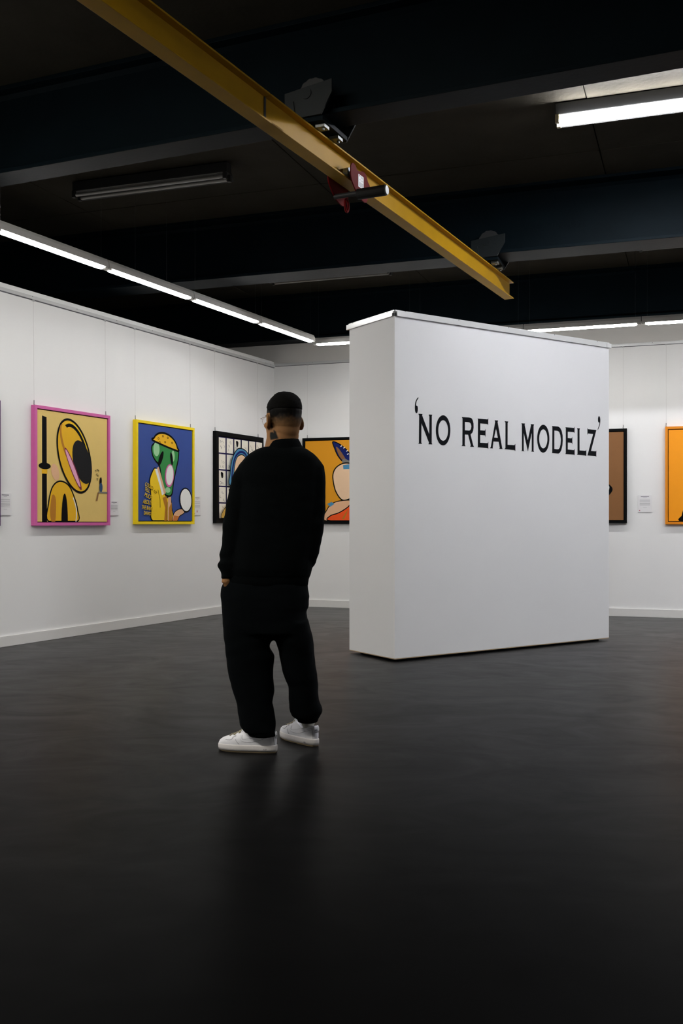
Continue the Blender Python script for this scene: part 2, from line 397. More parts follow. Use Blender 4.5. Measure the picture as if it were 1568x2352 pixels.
for k in range(9):  # from the fifth on: unseen battens added as fill light
    u = 1.155 + 1.275 * (k + .5)
    lab = 'glowing batten of the left wall row, ' + place[k] if k < 4 else 'glowing batten added for fill light, continuing the left row out of frame'
    led_batten(FL_at(u, 3.30, 1.19), lab, 'battens along the left wall' if k < 4 else 'added battens beyond the left edge', inset=.40 if k == 2 else .06)
names = {0: 'glowing white batten of the back row, left of the white partition', 1: 'glowing batten of the back row hidden behind the partition top', 2: 'glowing white batten of the back row, emerging over the right half of the partition',
         3: 'glowing white batten of the back row at the right edge of the photo'}
for k in range(7):
    led_batten(FB_at(1.0 + 1.275 * (k + .5), 3.30, 1.10), names.get(k, 'glowing batten of the back row beyond the right edge of the photo'), 'battens along the back wall' if k < 4 else 'battens beyond the right edge')

for k in range(3):  # unseen right-hand row, added to even out the light
    led_batten(FR @ Matrix.Translation((1.9 + 1.275 * k, 3.30, 1.19)), 'glowing batten added for fill light along the unseen right wall', 'added battens along the right wall')
# ------------------------------------------------------------------ twin fluorescent lamps on the ceiling
def tube_lamp(T, lit, label, L=1.5, glow='tube_on'):
    t = thing('tube_lamp', label, 'lamp', T, group='twin tube lamps on the ceiling')
    h = L / 2
    MB().box(-h, h, .035, .121, -.046, .046).build('housing', M['house_dark'], t, bevel=.006)
    # shield wing added on the far side to keep light off the ceiling there
    MB().add([(-h, .05, -.0465), (h, .05, -.0465), (h, -.004, -.098), (-h, -.004, -.098), (-h, .054, -.0485), (h, .054, -.0485), (h, -.001, -.101), (-h, -.001, -.101)],
             [(0, 1, 2, 3), (7, 6, 5, 4), (0, 4, 5, 1), (1, 5, 6, 2), (2, 6, 7, 3), (3, 7, 4, 0)]).build('light_shield', M['house_dark'], t)
    for s_ in (-1, 1):
        MB().tube([(-h + .03 + .01 * s_, 0.0, s_ * .045), (h - .03 + .01 * s_, 0.0, s_ * .045)], .0135, 12).build('tube', M[glow] if lit else M['tube_off'], t, smooth=False)
        for e in (-1, 1):
            MB().box(e * (h - .018) - .014, e * (h - .018) + .014, -.022, .036, s_ * .045 - .016, s_ * .045 + .016).build('lampholder', M['holder'] if lit else M['house_dark'], t, bevel=.003)
    return t
tube_lamp(FB_at(4.43 + .75, 4.0, 5.17), True, 'burning twin tube lamp on the ceiling at upper right')
tube_lamp(FB_at(6.35 + .75, 4.0, 5.17), True, 'burning twin tube lamp added as fill, out of sight past the right edge')  # unseen lamp added to brighten partition front and middle beam
tube_lamp(FB_at(8.3 + .75, 4.0, 5.17), True, 'burning twin tube lamp added as fill, second one past the right edge')  # another unseen lamp added for the same fill
tube_lamp(FB_at(2.0 + .75, 4.0, 11.3), True, 'burning twin tube lamp added above the camera as warm fill, nearer the room middle', glow='tube_fill_warm')  # unseen pair added to lift the partition's left side and the shoes
tube_lamp(FB_at(.3 + .75, 4.0, 11.3), True, 'burning twin tube lamp added above the camera as warm fill, nearer the left wall', glow='tube_fill_warm')
tube_lamp(FB_at(.22 + .75, 4.0, 4.92), False, 'unlit twin tube lamp on the dark ceiling at upper left')
tube_lamp(FB_at(.62 + .72, 4.0, 1.46), False, 'unlit tube lamp half hidden behind the middle steel beam, left of the yellow beam')
tube_lamp(FB_at(4.82 + .75, 4.0, 1.53), False, 'unlit tube lamp half hidden behind the middle steel beam at the right edge')

# ------------------------------------------------------------------ yellow crane beam
TY = FL @ Matrix.Translation((0, 0, 3.965))
cb = thing('crane_beam', 'long yellow I-beam hanging under the dark steel beams', 'beam', TY)
for (u0, u1) in ((2.375, 7.07), (7.078, 12.6)):
    MB().box(-u1, -u0, 3.298, 3.442, -.0035, .0035).build('web', M['yellow'], cb)
    MB().box(-u1, -u0, 3.44, 3.45, -.046, .046).build('top_flange', M['yellow'], cb, bevel=.002)
    MB().box(-u1 + (0.14 if u0 > 7 else 0), -u0 + (0.14 if u0 > 7 else 0) - (0.14 if u0 < 7 else 0) * 0, 3.29, 3.30, -.046, .046).build('bottom_flange', M['yellow'], cb, bevel=.002)
MB().box(-7.08, -7.06, 3.30, 3.44, .0036, .007).build('joint', M['gear'], cb)

# trolleys that carry the yellow beam, one on each steel beam
def meet(n):
    """where the yellow beam's axis crosses a line parallel to the back wall at distance n"""
    p0 = WLp(0, 3.965, 0); d = Vector((DL.x, DL.y, 0)); o_ = FB @ Vector((0, 0, n)); nn = FB.to_3x3() @ Vector((0, 0, 1))
    p = p0 + d * ((o_ - p0).dot(nn) / d.dot(nn)); return (FB.inverted() @ p).x
def beam_trolley(n, label, du=0.0, turn=0.0):
    T = FB @ Matrix.Translation((meet(n) + du, 0, n)) @ Matrix.Rotation(-turn, 4, 'Y'); t = thing('beam_trolley', label, 'trolley', T, group='trolleys carrying the yellow beam')
    for s_ in (-1, 1):
        P = [(-.16, 3.655), (.145, 3.695), (.145, 3.62), (.075, 3.50), (-.075, 3.50), (-.16, 3.57)] if s_ > 0 else [(-.15, 3.68), (.15, 3.68), (.15, 3.6), (.07, 3.47), (-.07, 3.47), (-.15, 3.6)]
        zz = (.185, .197) if s_ > 0 else (-.197, -.185)
        MB().prism(P, zz[0], zz[1]).build('side_plate', M['plate'], t, bevel=.002)
        g = MB(); R_ = []
        for k in range(56):
            a = 2 * PI * k / 56; rr = .098 if (k % 4) < 2 else .0945; R_.append((rr * math.cos(a) - .01, 3.658 + rr * math.sin(a)))
        g.prism(R_, s_ * .10 - .02, s_ * .10 + .02); g.build('wheel', M['gear'], t)
        MB().tube([(-.02, 3.635, s_ * .08), (-.02, 3.635, s_ * .203)], .034, 20).build('axle', M['plate'], t, smooth=False)
        for q in (-1, 1):
            MB().box(q * .05 - .03 - .01, q * .05 + .03 - .01, 3.452, 3.472, s_ * .10 - .035, s_ * .10 + .035).build('clamp_plate', M['steel_bare'], t, bevel=.002)
            MB().tube([(q * .06 - .01, 3.44, s_ * .11), (q * .06 - .01, 3.515, s_ * .11)], .009, 6).build('bolt', M['steel_bare'], t)
    MB().box(-.08, .08, 3.472, 3.50, -.18, .18).build('cross_bar', M['steel'], t, bevel=.003)
    # gusset
    MB().prism([(-.16, 3.50), (-.085, 3.50), (-.10, 3.60)], .198, .206).build('gusset', M['plate'], t)
    return t
beam_trolley(3.42, 'grey wheeled trolley on the middle steel beam near the end of the yellow beam', .03)
beam_trolley(6.577 + .074 * meet(6.86), 'dark wheeled trolley on the nearest steel beam above the yellow beam', .03, math.atan(.074))

# red push trolley on the yellow beam
TR = FL_at(5.985, 3.29, 3.965)
rt = thing('push_trolley', 'red push trolley clamped on the yellow beam with a black bar sticking out', 'trolley', TR)
plate = smooth([(-.15, .0), (-.15, .07), (-.12, .095), (-.085, .09), (-.06, .07), (-.02, .072), (.03, .088), (.075, .08), (.105, .045), (.14, .02), (.14, -.03), (.11, -.05), (.09, -.09), (.05, -.105), (-.03, -.09), (-.10, -.05)], 3)
for s_ in (-1, 1):
    m = MB(); z0 = .075 if s_ > 0 else -.083
    m.prism(plate, z0, z0 + .008).build('side_plate', M['red'], rt, bevel=.0015)
    for wx in (-.09, .07):
        MB().tube([(wx, .045, s_ * .012), (wx, .045, s_ * .045)], .035, 18).build('wheel', M['steel_bare'], rt)
        MB().tube([(wx, .045, s_ * .045), (wx, .045, s_ * .074)], .012, 10).build('axle', M['steel_bare'], rt)
MB().tube([(-.05, -.075, -.083), (-.05, -.075, .075)], .016, 14).build('cross_rod', M['gear'], rt)
bar = MB().tube([(-.05, -.083, .084), (-.05, -.083, .275)], .034, 20).build('bar', M['black_rubber'], rt, smooth=False)
MB().tube([(-.05, -.083, .276), (-.05, -.083, .284)], [.033, .028], 20).build('end_plug', M['steel_bare'], bar)
st = MB().box(-.045, .035, -.030, .050, .0835, .0842).build('label_sticker', M['card'], rt)
tx = MB()
for y, x0, x1 in ((.040, -.015, .028), (.033, -.005, .02), (.018, -.03, -.015), (.016, .0, .028), (-.002, -.038, .028), (-.009, -.038, .028), (-.016, -.038, .028), (-.023, -.038, .028)):
    tx.box(x0, x1, y, y + .004, .0843, .0846, M['grey_ink'])
tx.prism([(-.040, .046), (-.024, .046), (-.032, .034)], .0843, .0846, M['red_ink']); o = tx.build('print', None, st); o['kind'] = 'stuff'
lk = MB(); lk.tube([(0.025 * math.cos(a), -.105 - .040 * (1 + math.sin(a)) + .02, -.02) for a in [2 * PI * k / 20 for k in range(20)]], .008, 8, closed=True); lk.build('shackle', M['red'], rt, smooth=True)

# ------------------------------------------------------------------ white partition with the lettering
PN, PR_, PL_ = Vector((.4295, 8.05)), Vector((2.5602, 9.536)), Vector((.068, 8.629))
PB_ = PR_ + (PL_ - PN)
PH = 2.835; GAP = 0.022
FF = frame(PN, PR_ - PN); FS = frame(PL_, PN - PL_); LF = (PR_ - PN).length; LS = (PN - PL_).length
part = thing('partition', 'tall white free-standing partition with the black lettering', 'partition', frame(PN, PR_ - PN))
iF = FF.inverted()
def lf(p, z): q = iF @ Vector((p.x, p.y, z)); return q
q = [(iF @ Vector((p.x, p.y, 0))) for p in (PN, PR_, PB_, PL_)]
def prism_y(m, pts, y0, y1, mt=None):
    n = len(pts); vs = [Vector((p[0], y0, p[1])) for p in pts] + [Vector((p[0], y1, p[1])) for p in pts]
    m.add(vs, [tuple(range(n)), tuple(range(2 * n - 1, n - 1, -1))] + [(i, i + n, (i + 1) % n + n, (i + 1) % n) for i in range(n)], mt); return m
qq = [(v.x, v.z) for v in q]
prism_y(MB(), qq, GAP + .006, PH).build('panel', M['panel_w'], part, bevel=.002)
prism_y(MB(), qq, GAP, GAP + .0055).build('bottom_edge', M['mdf'], part)
cx = sum(p[0] for p in qq) / 4; cz = sum(p[1] for p in qq) / 4
prism_y(MB(), [(cx + (a - cx) * .93, cz + (b - cz) * .86) for a, b in qq], 0, GAP + .001).build('plinth', M['vinyl'], part)
# aluminium cap rails along front and side
iS = iF @ FS
MB().box(0.012, LF + .015, PH - .036, PH + .004, .0, .018).box(0.0, LF - .005, PH + .004, PH + .014, -.03, .010).build('front_rail', M['alu'], part, bevel=.001)
MB().box(-.022, LS - .012, PH - .036, PH + .004, .0, .018, T=iS).box(0.0, LS, PH + .004, PH + .014, -.03, .010, T=iS).build('side_rail', M['alu'], part, bevel=.001)
MB().box(LF - .05, LF - .047, PH - .036, PH + .003, .0182, .0188).build('rail_joint', M['screw'], part)
for k in range(5):
    MB().tube([(.10 + k * .58, PH + .008, .010), (.10 + k * .58, PH + .008, .0125)], .004, 8).build('screw', M['screw'], part)
for k in range(3):
    o = MB().tube([(.07 + k * .26, PH + .008, .010), (.07 + k * .26, PH + .008, .0125)], .004, 8).build('screw', M['screw'], part); o.matrix_local = iS
MB().box(.0, .006, PH - .034, PH - .008, .003, .016).box(-.012, -.0, PH - .034, PH - .008, -.012, .008).build('corner_gap', M['gear'], part)

def on_front(px, py):
    """point of the partition's front face, in the partition's own coordinates"""
    o_ = Vector((0, 0, CAM_H)); d = Vector(((px - 784) / FOC, 1, (1200 - py) / FOC)); n_ = FF.to_3x3() @ Vector((0, 0, 1))
    p0 = FF.translation; t = (p0 - o_).dot(n_) / d.dot(n_); v = iF @ (o_ + d * t); return (v.x, v.y)
zA = lambda L: [on_front(930 + x / 12.062, 900 + y / 12.062) for x, y in L]
zB = lambda L: [on_front(1050 + x / 11.2, 940 + y / 11.2) for x, y in L]
zC = lambda L: [on_front(1180 + x / 7.467, 940 + y / 7.467) for x, y in L]
def ring_letter(z, c, r, ci, ri): return (z([(c[0] + r[0] * math.cos(a), c[1] + r[1] * math.sin(a)) for a in [2 * PI * k / 48 for k in range(48)]]),
                                          [z([(ci[0] + ri[0] * math.cos(a), ci[1] + ri[1] * math.sin(a)) for a in [2 * PI * k / 40 for k in range(40)]])])
LET = [
 (zA(smooth([(362, 150), (330, 185), (300, 235), (280, 300), (270, 390), (270, 470), (280, 550), (300, 585), (315, 592), (335, 575), (348, 520), (350, 450), (340, 400), (320, 383), (303, 378), (303, 330), (315, 270), (340, 215), (363, 185)], 3)), []),
 (zA([(373, 605), (480, 612), (474, 640), (470, 655), (668, 1185), (672, 680), (655, 650), (657, 628), (748, 634), (745, 655), (737, 672), (733, 1420), (745, 1440), (745, 1458), (645, 1453), (650, 1435), (660, 1405), (450, 865), (445, 1405), (460, 1425), (460, 1443), (368, 1438), (370, 1425), (382, 1410), (388, 655), (373, 630)]), []),
 ring_letter(zA, (1050, 1067), (200, 418), (1052, 1070), (137, 285)),
 (zB([(112, 200), (280, 210), (330, 217), (365, 235), (395, 290), (413, 370), (415, 470), (405, 540), (385, 600), (345, 640), (338, 655), (405, 930), (415, 945), (425, 970), (328, 962), (332, 948), (345, 930), (275, 655), (190, 650), (188, 920), (203, 940), (203, 952), (108, 945), (112, 932), (127, 920), (132, 240)]),
  [zB([(190, 325), (300, 332), (330, 350), (352, 390), (360, 440), (350, 500), (330, 535), (305, 550), (190, 540)])]),
 (zB([(517, 238), (775, 262), (785, 245), (793, 232), (790, 410), (775, 380), (585, 362), (585, 540), (705, 550), (715, 525), (723, 505), (722, 718), (710, 672), (583, 660), (583, 860), (775, 872), (785, 855), (795, 838), (792, 1028), (778, 998), (515, 978), (525, 955), (528, 265)]), []),
 (zB([(958, 282), (1043, 288), (1043, 305), (1032, 330), (1150, 1000), (1163, 1025), (1077, 1020), (1078, 1008), (1088, 992), (1060, 838), (925, 830), (905, 980), (912, 1008), (838, 1002), (842, 990), (858, 972), (970, 325), (960, 300)]), [zB([(992, 490), (1040, 738), (942, 728)])]),
 (zB([(1217, 305), (1305, 315), (1303, 332), (1290, 350), (1288, 912), (1465, 925), (1478, 905), (1488, 890), (1487, 1078), (1468, 1050), (1215, 1028), (1218, 1015), (1235, 995), (1236, 342), (1222, 325)]), []),
 (zC([(126, 240), (187, 245), (180, 268), (235, 535), (290, 275), (284, 254), (343, 259), (340, 272), (334, 285), (334, 712), (343, 730), (294, 726), (304, 708), (303, 400), (237, 720), (165, 400), (165, 705), (175, 720), (126, 716), (136, 703), (135, 265)]), []),
 ring_letter(zC, (500, 505), (104, 240), (501, 507), (71, 163)),
 (zC([(649, 287), (755, 296), (790, 320), (815, 370), (832, 450), (834, 540), (828, 620), (810, 700), (785, 745), (760, 762), (649, 752), (655, 738), (657, 305)]), [zC([(690, 365), (745, 370), (775, 390), (793, 440), (803, 520), (797, 600), (785, 655), (765, 685), (740, 688), (690, 682)])]),
 (zC([(880, 308), (1028, 320), (1037, 300), (1035, 410), (1025, 393), (920, 384), (920, 494), (985, 500), (998, 474), (998, 602), (988, 575), (920, 568), (920, 690), (1025, 700), (1038, 682), (1037, 792), (1028, 778), (880, 767), (887, 752), (888, 325)]), []),
 (zC([(1078, 325), (1128, 329), (1127, 342), (1121, 350), (1122, 705), (1225, 714), (1238, 695), (1237, 806), (1226, 793), (1078, 780), (1088, 765), (1088, 348)]), []),
 (zC([(1258, 322), (1268, 341), (1410, 355), (1318, 715), (1400, 722), (1410, 708), (1408, 816), (1396, 802), (1258, 792), (1355, 425), (1268, 415), (1258, 437)]), []),
 (zC(smooth([(1457, 117), (1470, 135), (1477, 180), (1475, 230), (1465, 290), (1450, 325), (1436, 355), (1437, 330), (1455, 285), (1463, 232), (1448, 225), (1440, 200), (1440, 155), (1448, 125)], 3)), []),
]
for outer, holes in LET:
    MB().prism(outer, .0003, .0018, holes=holes).build('letter', M['vinyl'], part)

# ------------------------------------------------------------------ framed paintings
def painting(T, W, H, D, fw, fmat, ground, art, label, wires, gap=.012, rail=3.23, base=1.10, ingap=.008, D_in=None, canvas_up=0):
    """T: frame with origin at the lower left corner of the frame on the wall"""
    t = thing('framed_painting', label, 'painting', T, group='paintings hung on wires')
    for nm, b in (('top', (0, W, H - fw, H)), ('bot', (0, W, 0, fw)), ('l', (0, fw, fw, H - fw)), ('r', (W - fw, W, fw, H - fw))):
        MB().box(b[0], b[1], b[2], b[3], .002, D).build('frame_bar', fmat, t, bevel=.0015)
    MB().box(fw, W - fw, fw, H - fw, .004, D - .03).build('backing', M['fblack'], t)
    x0, x1, y0, y1 = fw + ingap, W - fw - ingap, fw + ingap, H - fw - ingap
    c = MB().box(x0, x1, y0, y1, D - .03, D - .012).build('canvas', ground, t)
    a = MB(); cw, ch = x1 - x0, y1 - y0
    art(a, lambda L: [(x0 + p[0] * cw, y0 + p[1] * ch) for p in L], D - .0115, cw, ch)
    a.build('picture', None, c)
    for x in wires:
        y1_ = rail - base
        MB().tube([(x, H + .03, .02), (x, y1_, .012)], .0009, 5).build('wire', M['wire'], t)
        k = MB(); k.tube([(x, H - .004, .018), (x + .006, H + .012, .02), (x, H + .024, .022), (x - .006, H + .014, .02), (x, H + .004, .018)], .0025, 6); k.tube([(x, H + .02, .02), (x, H + .045, .02)], .004, 8)
        k.build('hook', M['steel_bare'], t, smooth=True)
        MB().box(x - .012, x - .006, y1_ - .02, y1_ + .004, .008, .016).box(x + .006, x + .012, y1_ - .02, y1_ + .004, .008, .016).build('wire_clip', M['alu'], t)
    return t
def clip(L): return [(min(1, max(0, x)), min(1, max(0, y))) for x, y in L]

LZ = .00022
class Art:
    def __init__(s, a, n, z): s.a, s.n, s.z = a, n, z
    def fill(s, L, m): s.z += LZ; s.a.flat(s.n(clip(L)), s.z, M[m])
    def line(s, L, wd, m, closed=False): s.z += LZ; s.a.ribbon(s.n(clip(L)), wd, s.z, M[m], closed)
    def blob(s, L, m, wd=.012, ink='ink'):
        P = clip(smooth(L)); s.fill(P, m)
        if wd: s.line(P, wd, ink, True)

def art_yellow(a, n, z, cw, ch):        # plain abstract stand-in: yellow, black and pink forms on mustard
    A_ = Art(a, n, z)
    A_.fill([(.065, 0), (.13, 0), (.125, .94), (.065, .95)], 'ink')
    A_.fill([(.06, .43), (.135, .43), (.135, .475), (.06, .475)], 'gold_y'); A_.fill(ell(.10, .50, .08, .03), 'ink')
    A_.blob([(.155, 0), (.15, .16), (.20, .31), (.30, .37), (.42, .34), (.50, .24), (.555, .11), (.545, 0)], 'gold_y', .016)
    A_.fill(smooth([(.17, .10), (.20, .24), (.25, .20), (.24, 0), (.19, 0)]), 'brownshade'); A_.fill(ell(.37, .0, .045, .26, n=30, a0=0, a1=PI), 'ink')
    A_.line(smooth([(.49, .225), (.535, .12), (.53, 0)], closed=False), .012, 'chalk')
    A_.fill(ell(.24, .45, .05, .08, .4), 'tan')
    A_.blob(ell(.51, .61, .215, .355, .42, n=14), 'gold_y', .022)
    A_.line(ell(.52, .62, .165, .29, .42, n=26, a0=-.5, a1=1.7), .034, 'ink')
    A_.line(ell(.51, .61, .195, .325, .42, n=26, a0=-.4, a1=1.6), .008, 'lemon')
    A_.fill(ell(.40, .72, .07, .19, .42), 'brownshade'); A_.fill(ell(.415, .73, .06, .18, .42), 'gold_y')
    A_.fill(ell(.62, .56, .125, .215, .42), 'visor')
    A_.fill(ell(.49, .49, .035, .225, .55), 'maroon'); A_.fill(ell(.485, .495, .024, .20, .55), 'palepink')
    A_.fill([(.86, .275), (1, .275), (1, .29), (.86, .29)], 'grey')
    A_.fill(ell(.895, .385, .018, .045, -.1), 'ink'); A_.fill(ell(.90, .33, .025, .045), 'dress'); A_.fill([(.85, .28), (.87, .28), (.845, .20), (.825, .20)], 'brownc')
    for x, y in ((.82, .49), (.845, .50), (.86, .49), (.835, .455), (.85, .445), (.84, .41)): A_.line([(x - .012, y), (x + .01, y + .006), (x + .002, y - .014)], .006, 'ink')

def art_blue(a, n, z, cw, ch):          # plain abstract stand-in: green, yellow and white forms on blue
    A_ = Art(a, n, z)
    A_.blob([(.26, .80), (.25, .70), (.31, .63), (.38, .58), (.42, .42), (.46, .30), (.54, .265), (.61, .29), (.64, .42), (.69, .56), (.735, .70), (.71, .80), (.50, .86)], 'green', .02)
    A_.fill(ell(.325, .755, .055, .075), 'palegreen'); A_.fill(ell(.53, .33, .05, .03), 'palegreen'); A_.fill(ell(.63, .70, .03, .06), 'palegreen')
    A_.blob(ell(.49, .80, .225, .13, -.18, n=12, a0=0, a1=PI), 'gold_y', .022)
    for x, y in ((.36, .87), (.44, .90), (.53, .89), (.61, .84), (.48, .84), (.38, .83)): A_.line(ell(x, y, .014, .008, n=10), .006, 'ink', True)
    A_.fill(ell(.56, .485, .082, .125, -.15), 'pinkf'); A_.fill(ell(.565, .49, .066, .108, -.15), 'chalk'); A_.fill(ell(.60, .67, .022, .07, .2), 'ink'); A_.fill(ell(.40, .66, .03, .09, -.5), 'ink')
    A_.blob([(.255, 0), (.225, .14), (.22, .28), (.20, .42), (.26, .53), (.31, .55), (.36, .44), (.43, .32), (.52, .25), (.58, .24), (.60, .15), (.605, 0)], 'lemon', .014)
    A_.fill([(.29, .545), (.35, .55), (.46, .29), (.42, .27), (.38, .37)], 'chalk'); A_.fill([(.33, .56), (.36, .57), (.49, .30), (.46, .28)], 'tan')
    A_.fill([(.43, .245), (.50, .265), (.52, .20), (.515, 0), (.46, 0), (.475, .14)], 'brownshade'); A_.fill([(.53, .25), (.585, .26), (.60, 0), (.525, 0)], 'tan'); A_.fill([(.545, .14), (.60, .20), (.605, 0), (.54, 0)], 'brownshade')
    A_.line([(.345, .33), (.385, .22), (.385, .14)], .006, 'ink'); A_.line([(.515, .20), (.51, 0)], .008, 'ink')
    A_.blob([(.61, 0), (.64, .08), (.71, .12), (.80, .13), (.84, .09), (.745, .05), (.70, 0)], 'tan', .01); A_.fill([(.62, 0), (.64, .06), (.74, .05), (.70, 0)], 'clay')
    A_.blob(ell(.87, .23, .115, .13, .3, n=12), 'chalk', .016)

def art_grid(a, n, z, cw, ch):          # sheet of cream sketch panels, blue arch over a peach oval
    A_ = Art(a, n, z); random.seed(3)
    for i in range(6):
        for j in range(5):
            x0, y1 = .01 + i * .165, .99 - j * .203
            A_.fill([(x0, y1 - .185), (x0 + .148, y1 - .185), (x0 + .148, y1), (x0, y1)], 'cream')
            for k in range(5):
                xa, ya = x0 + random.uniform(.02, .10), y1 - random.uniform(.03, .15)
                A_.line(smooth([(xa, ya), (xa + random.uniform(-.01, .04), ya - .02), (xa + random.uniform(-.01, .04), ya - random.uniform(.02, .04))], closed=False), .004, 'indigo' if k % 2 else 'grey')
            if (i * 3 + j) % 4 == 2: A_.fill(smooth([(x0 + .04, y1 - .02), (x0 + .09, y1 - .03), (x0 + .08, y1 - .09), (x0 + .05, y1 - .08)]), 'ink')
    A_.blob([(.21, .40), (.20, .55), (.25, .74), (.36, .86), (.47, .88), (.60, .84), (.68, .72), (.72, .50), (.64, .40)], 'sky', .014)
    A_.line(smooth([(.24, .44), (.25, .58), (.31, .75), (.42, .83), (.55, .82), (.63, .72)], closed=False), .03, 'navy')
    A_.blob([(.31, .42), (.29, .58), (.34, .74), (.44, .80), (.55, .78), (.62, .66), (.62, .45), (.46, .30)], 'peach', .014)
    A_.blob([(0, 0), (.0, .04), (.10, .14), (.20, .19), (.60, .20), (.90, .14), (.95, 0)], 'ochre', .01)
    for k in range(14): A_.line([(.05 + .06 * k, .03), (.07 + .06 * k, .09)], .005, 'brownshade')

def art_orange(a, n, z, cw, ch):        # plain stand-in: leaf, oval and drape on orange
    A_ = Art(a, n, z)
    A_.blob([(.375, .985), (.47, .95), (.56, .88), (.66, .77), (.72, .72), (.64, .68), (.53, .72), (.45, .80), (.40, .90)], 'navy', .014)
    A_.fill(smooth([(.42, .92), (.47, .88), (.54, .78), (.57, .73), (.50, .76), (.45, .83)]), 'brownc'); A_.fill(smooth([(.53, .77), (.62, .73), (.64, .70), (.55, .70), (.50, .73)]), 'grey')
    for x, y in ((.48, .92), (.52, .90), (.56, .86), (.60, .82), (.64, .79), (.57, .82), (.62, .77)): A_.line([(x, y), (x + .02, y + .012)], .012, 'chalk')
    A_.blob([(.50, .26), (.42, .36), (.385, .48), (.38, .58), (.42, .66), (.51, .71), (.61, .71), (.72, .66), (.76, .56), (.75, .44), (.70, .34), (.60, .27)], 'peach', .016)
    A_.fill([(.515, .69), (.60, .70), (.60, .64), (.52, .64)], 'sky')
    A_.blob([(.28, 0), (.30, .14), (.38, .22), (.50, .25), (.66, .25), (.80, .20), (.84, .0)], 'tan', .012)
    A_.fill([(.30, .21), (.36, .235), (.40, .21), (.345, .175)], 'sky')
    A_.blob([(.35, 0), (.34, .06), (.46, .10), (.58, .17), (.66, .25), (.78, .26), (.90, .20), (.98, 0)], 'vermil', .014)
    A_.fill([(.50, .02), (.55, .10), (.585, .14), (.56, .08), (.53, .02)], 'brownshade'); A_.line([(.64, .0), (.70, .12)], .02, 'brownshade')

def art_brown(a, n, z, cw, ch):         # dark curl at the visible right side of a brown ground
    A_ = Art(a, n, z)
    A_.blob([(.30, .16), (.36, .34), (.44, .44), (.56, .50), (.66, .47), (.755, .44), (.84, .40), (.875, .35), (.85, .30), (.80, .255), (.79, .22), (.76, .19), (.70, .17), (.55, .08), (.40, .08)], 'ink', .006)
    A_.line(smooth([(.795, .415), (.82, .385), (.82, .345)], closed=False), .016, 'blueh'); A_.line(smooth([(.805, .415), (.835, .38), (.832, .345)], closed=False), .008, 'chalk')
    A_.fill(smooth([(.50, .38), (.66, .36), (.745, .33), (.75, .26), (.69, .20), (.55, .14), (.45, .22)]), 'clay'); A_.line(smooth([(.77, .24), (.775, .22), (.755, .20)], closed=False), .016, 'blueh')

def art_tang(a, n, z, cw, ch):          # tattooed dark form entering from the right on bright orange
    A_ = Art(a, n, z)
    A_.blob([(.15, 0), (.148, .06), (.17, .14), (.195, .19), (.185, .24), (.19, .29), (.235, .335), (.33, .35), (.50, .34), (.60, .24), (.66, .10), (.68, 0)], 'ink', .012)
    random.seed(5)
    for k in range(26):
        x, y = random.uniform(.18, .60), random.uniform(.0, .30)
        A_.fill(ell(x, y, random.uniform(.015, .035), random.uniform(.01, .02), random.uniform(0, 3), n=7), random.choice(['clay', 'brownc', 'brownshade']))

def hang_left(u0, u1, D, fw, fm_, gr, art, label, wires, z0=1.10, z1=2.235):
    """u1 > u0: the frame's left and right edges as distances from the corner"""
    T = FL_at(u1, z0, 0.0); return painting(T, u1 - u0, z1 - z0, D, fw, fm_, gr, art, label, wires, base=z0)
def hang_back(u0, u1, D, fw, fm_, gr, art, label, wires, z0=1.11, z1=2.255):
    T = FB_at(u0, z0, 0.0); return painting(T, u1 - u0, z1 - z0, D, fw, fm_, gr, art, label, wires, base=z0, rail=3.25)
FD = .052
def art_plain(a, n, z, cw, ch): Art(a, n, z).blob([(.2, .2), (.3, .7), (.6, .8), (.8, .3)], 'tan')
hang_left(5.037, 6.10, FD, .03, M['purple'], M['brownc'], art_plain, 'dark purple framed painting cut off by the left edge of the photo', [.08, .97], 1.10, 2.225)
hang_left(3.508, 4.602, FD, .03, M['pinkf'], M['mustard'], art_yellow, 'pink framed painting with yellow and black forms on a mustard ground', [.02, 1.06])
hang_left(1.97, 3.07, FD, .03, M['frame_y'], M['royal'], art_blue, 'yellow framed painting with a blue ground and yellow hand lettering', [.02, 1.06], 1.11, 2.24)
hang_left(.366, 1.505, FD, .055, M['fblack'], M['indigo'], art_grid, 'black framed painting of small cream sketch panels, partly behind the standing man', [.02, 1.05], 1.12, 2.247)
hang_back(.433, 1.55, FD, .032, M['fblack'], M['orange'], art_orange, 'black framed painting with an orange ground, beside the man and the partition', [.06, 1.05], 1.112, 2.255)
hang_back(3.50, 4.608, FD, .03, M['fblack'], M['brownc'], art_brown, 'black framed painting with a plain brown ground, right of the partition', [.06, 1.065], 1.122, 2.256)
hang_back(5.045, 6.15, FD, .03, M['tangf'], M['tang'], art_tang, 'orange framed painting with a bright orange ground at the right edge', [.01, 1.06], 1.108, 2.262)
# hand lettering on the blue painting
blue_canvas = [o for o in bpy.data.objects if o.name.startswith('canvas') and o.parent and 'blue ground' in o.parent['label']][0]
for k, (wd, x, y, rot, sz) in enumerate((('COULD', .105, .365, -.30, .062), ('NT', .262, .318, -.85, .055), ('TELL', .10, .315, -.30, .062), ('MUCH', .095, .255, -.28, .066), ('ABOUT', .07, .18, -.10, .066), ('THE RAW', .045, .125, -.12, .062), ('DAWG', .085, .065, -.08, .056))):
    cw, ch = 1.10 - .076, 1.13 - .076
    T = Matrix.Translation((.038 + x * cw, .038 + y * ch, FD - .0012 + .0001 * k)) @ Matrix.Rotation(rot, 4, 'Z')
    let = text_mesh('lettering', wd, sz, M['lemon'], blue_canvas, T, .0003, .15, .70)
    text_mesh('letter_shading', wd, sz, M['ink'], let, Matrix.Translation((.0045, -.0045, -.0012)), .0003, .15, .70)

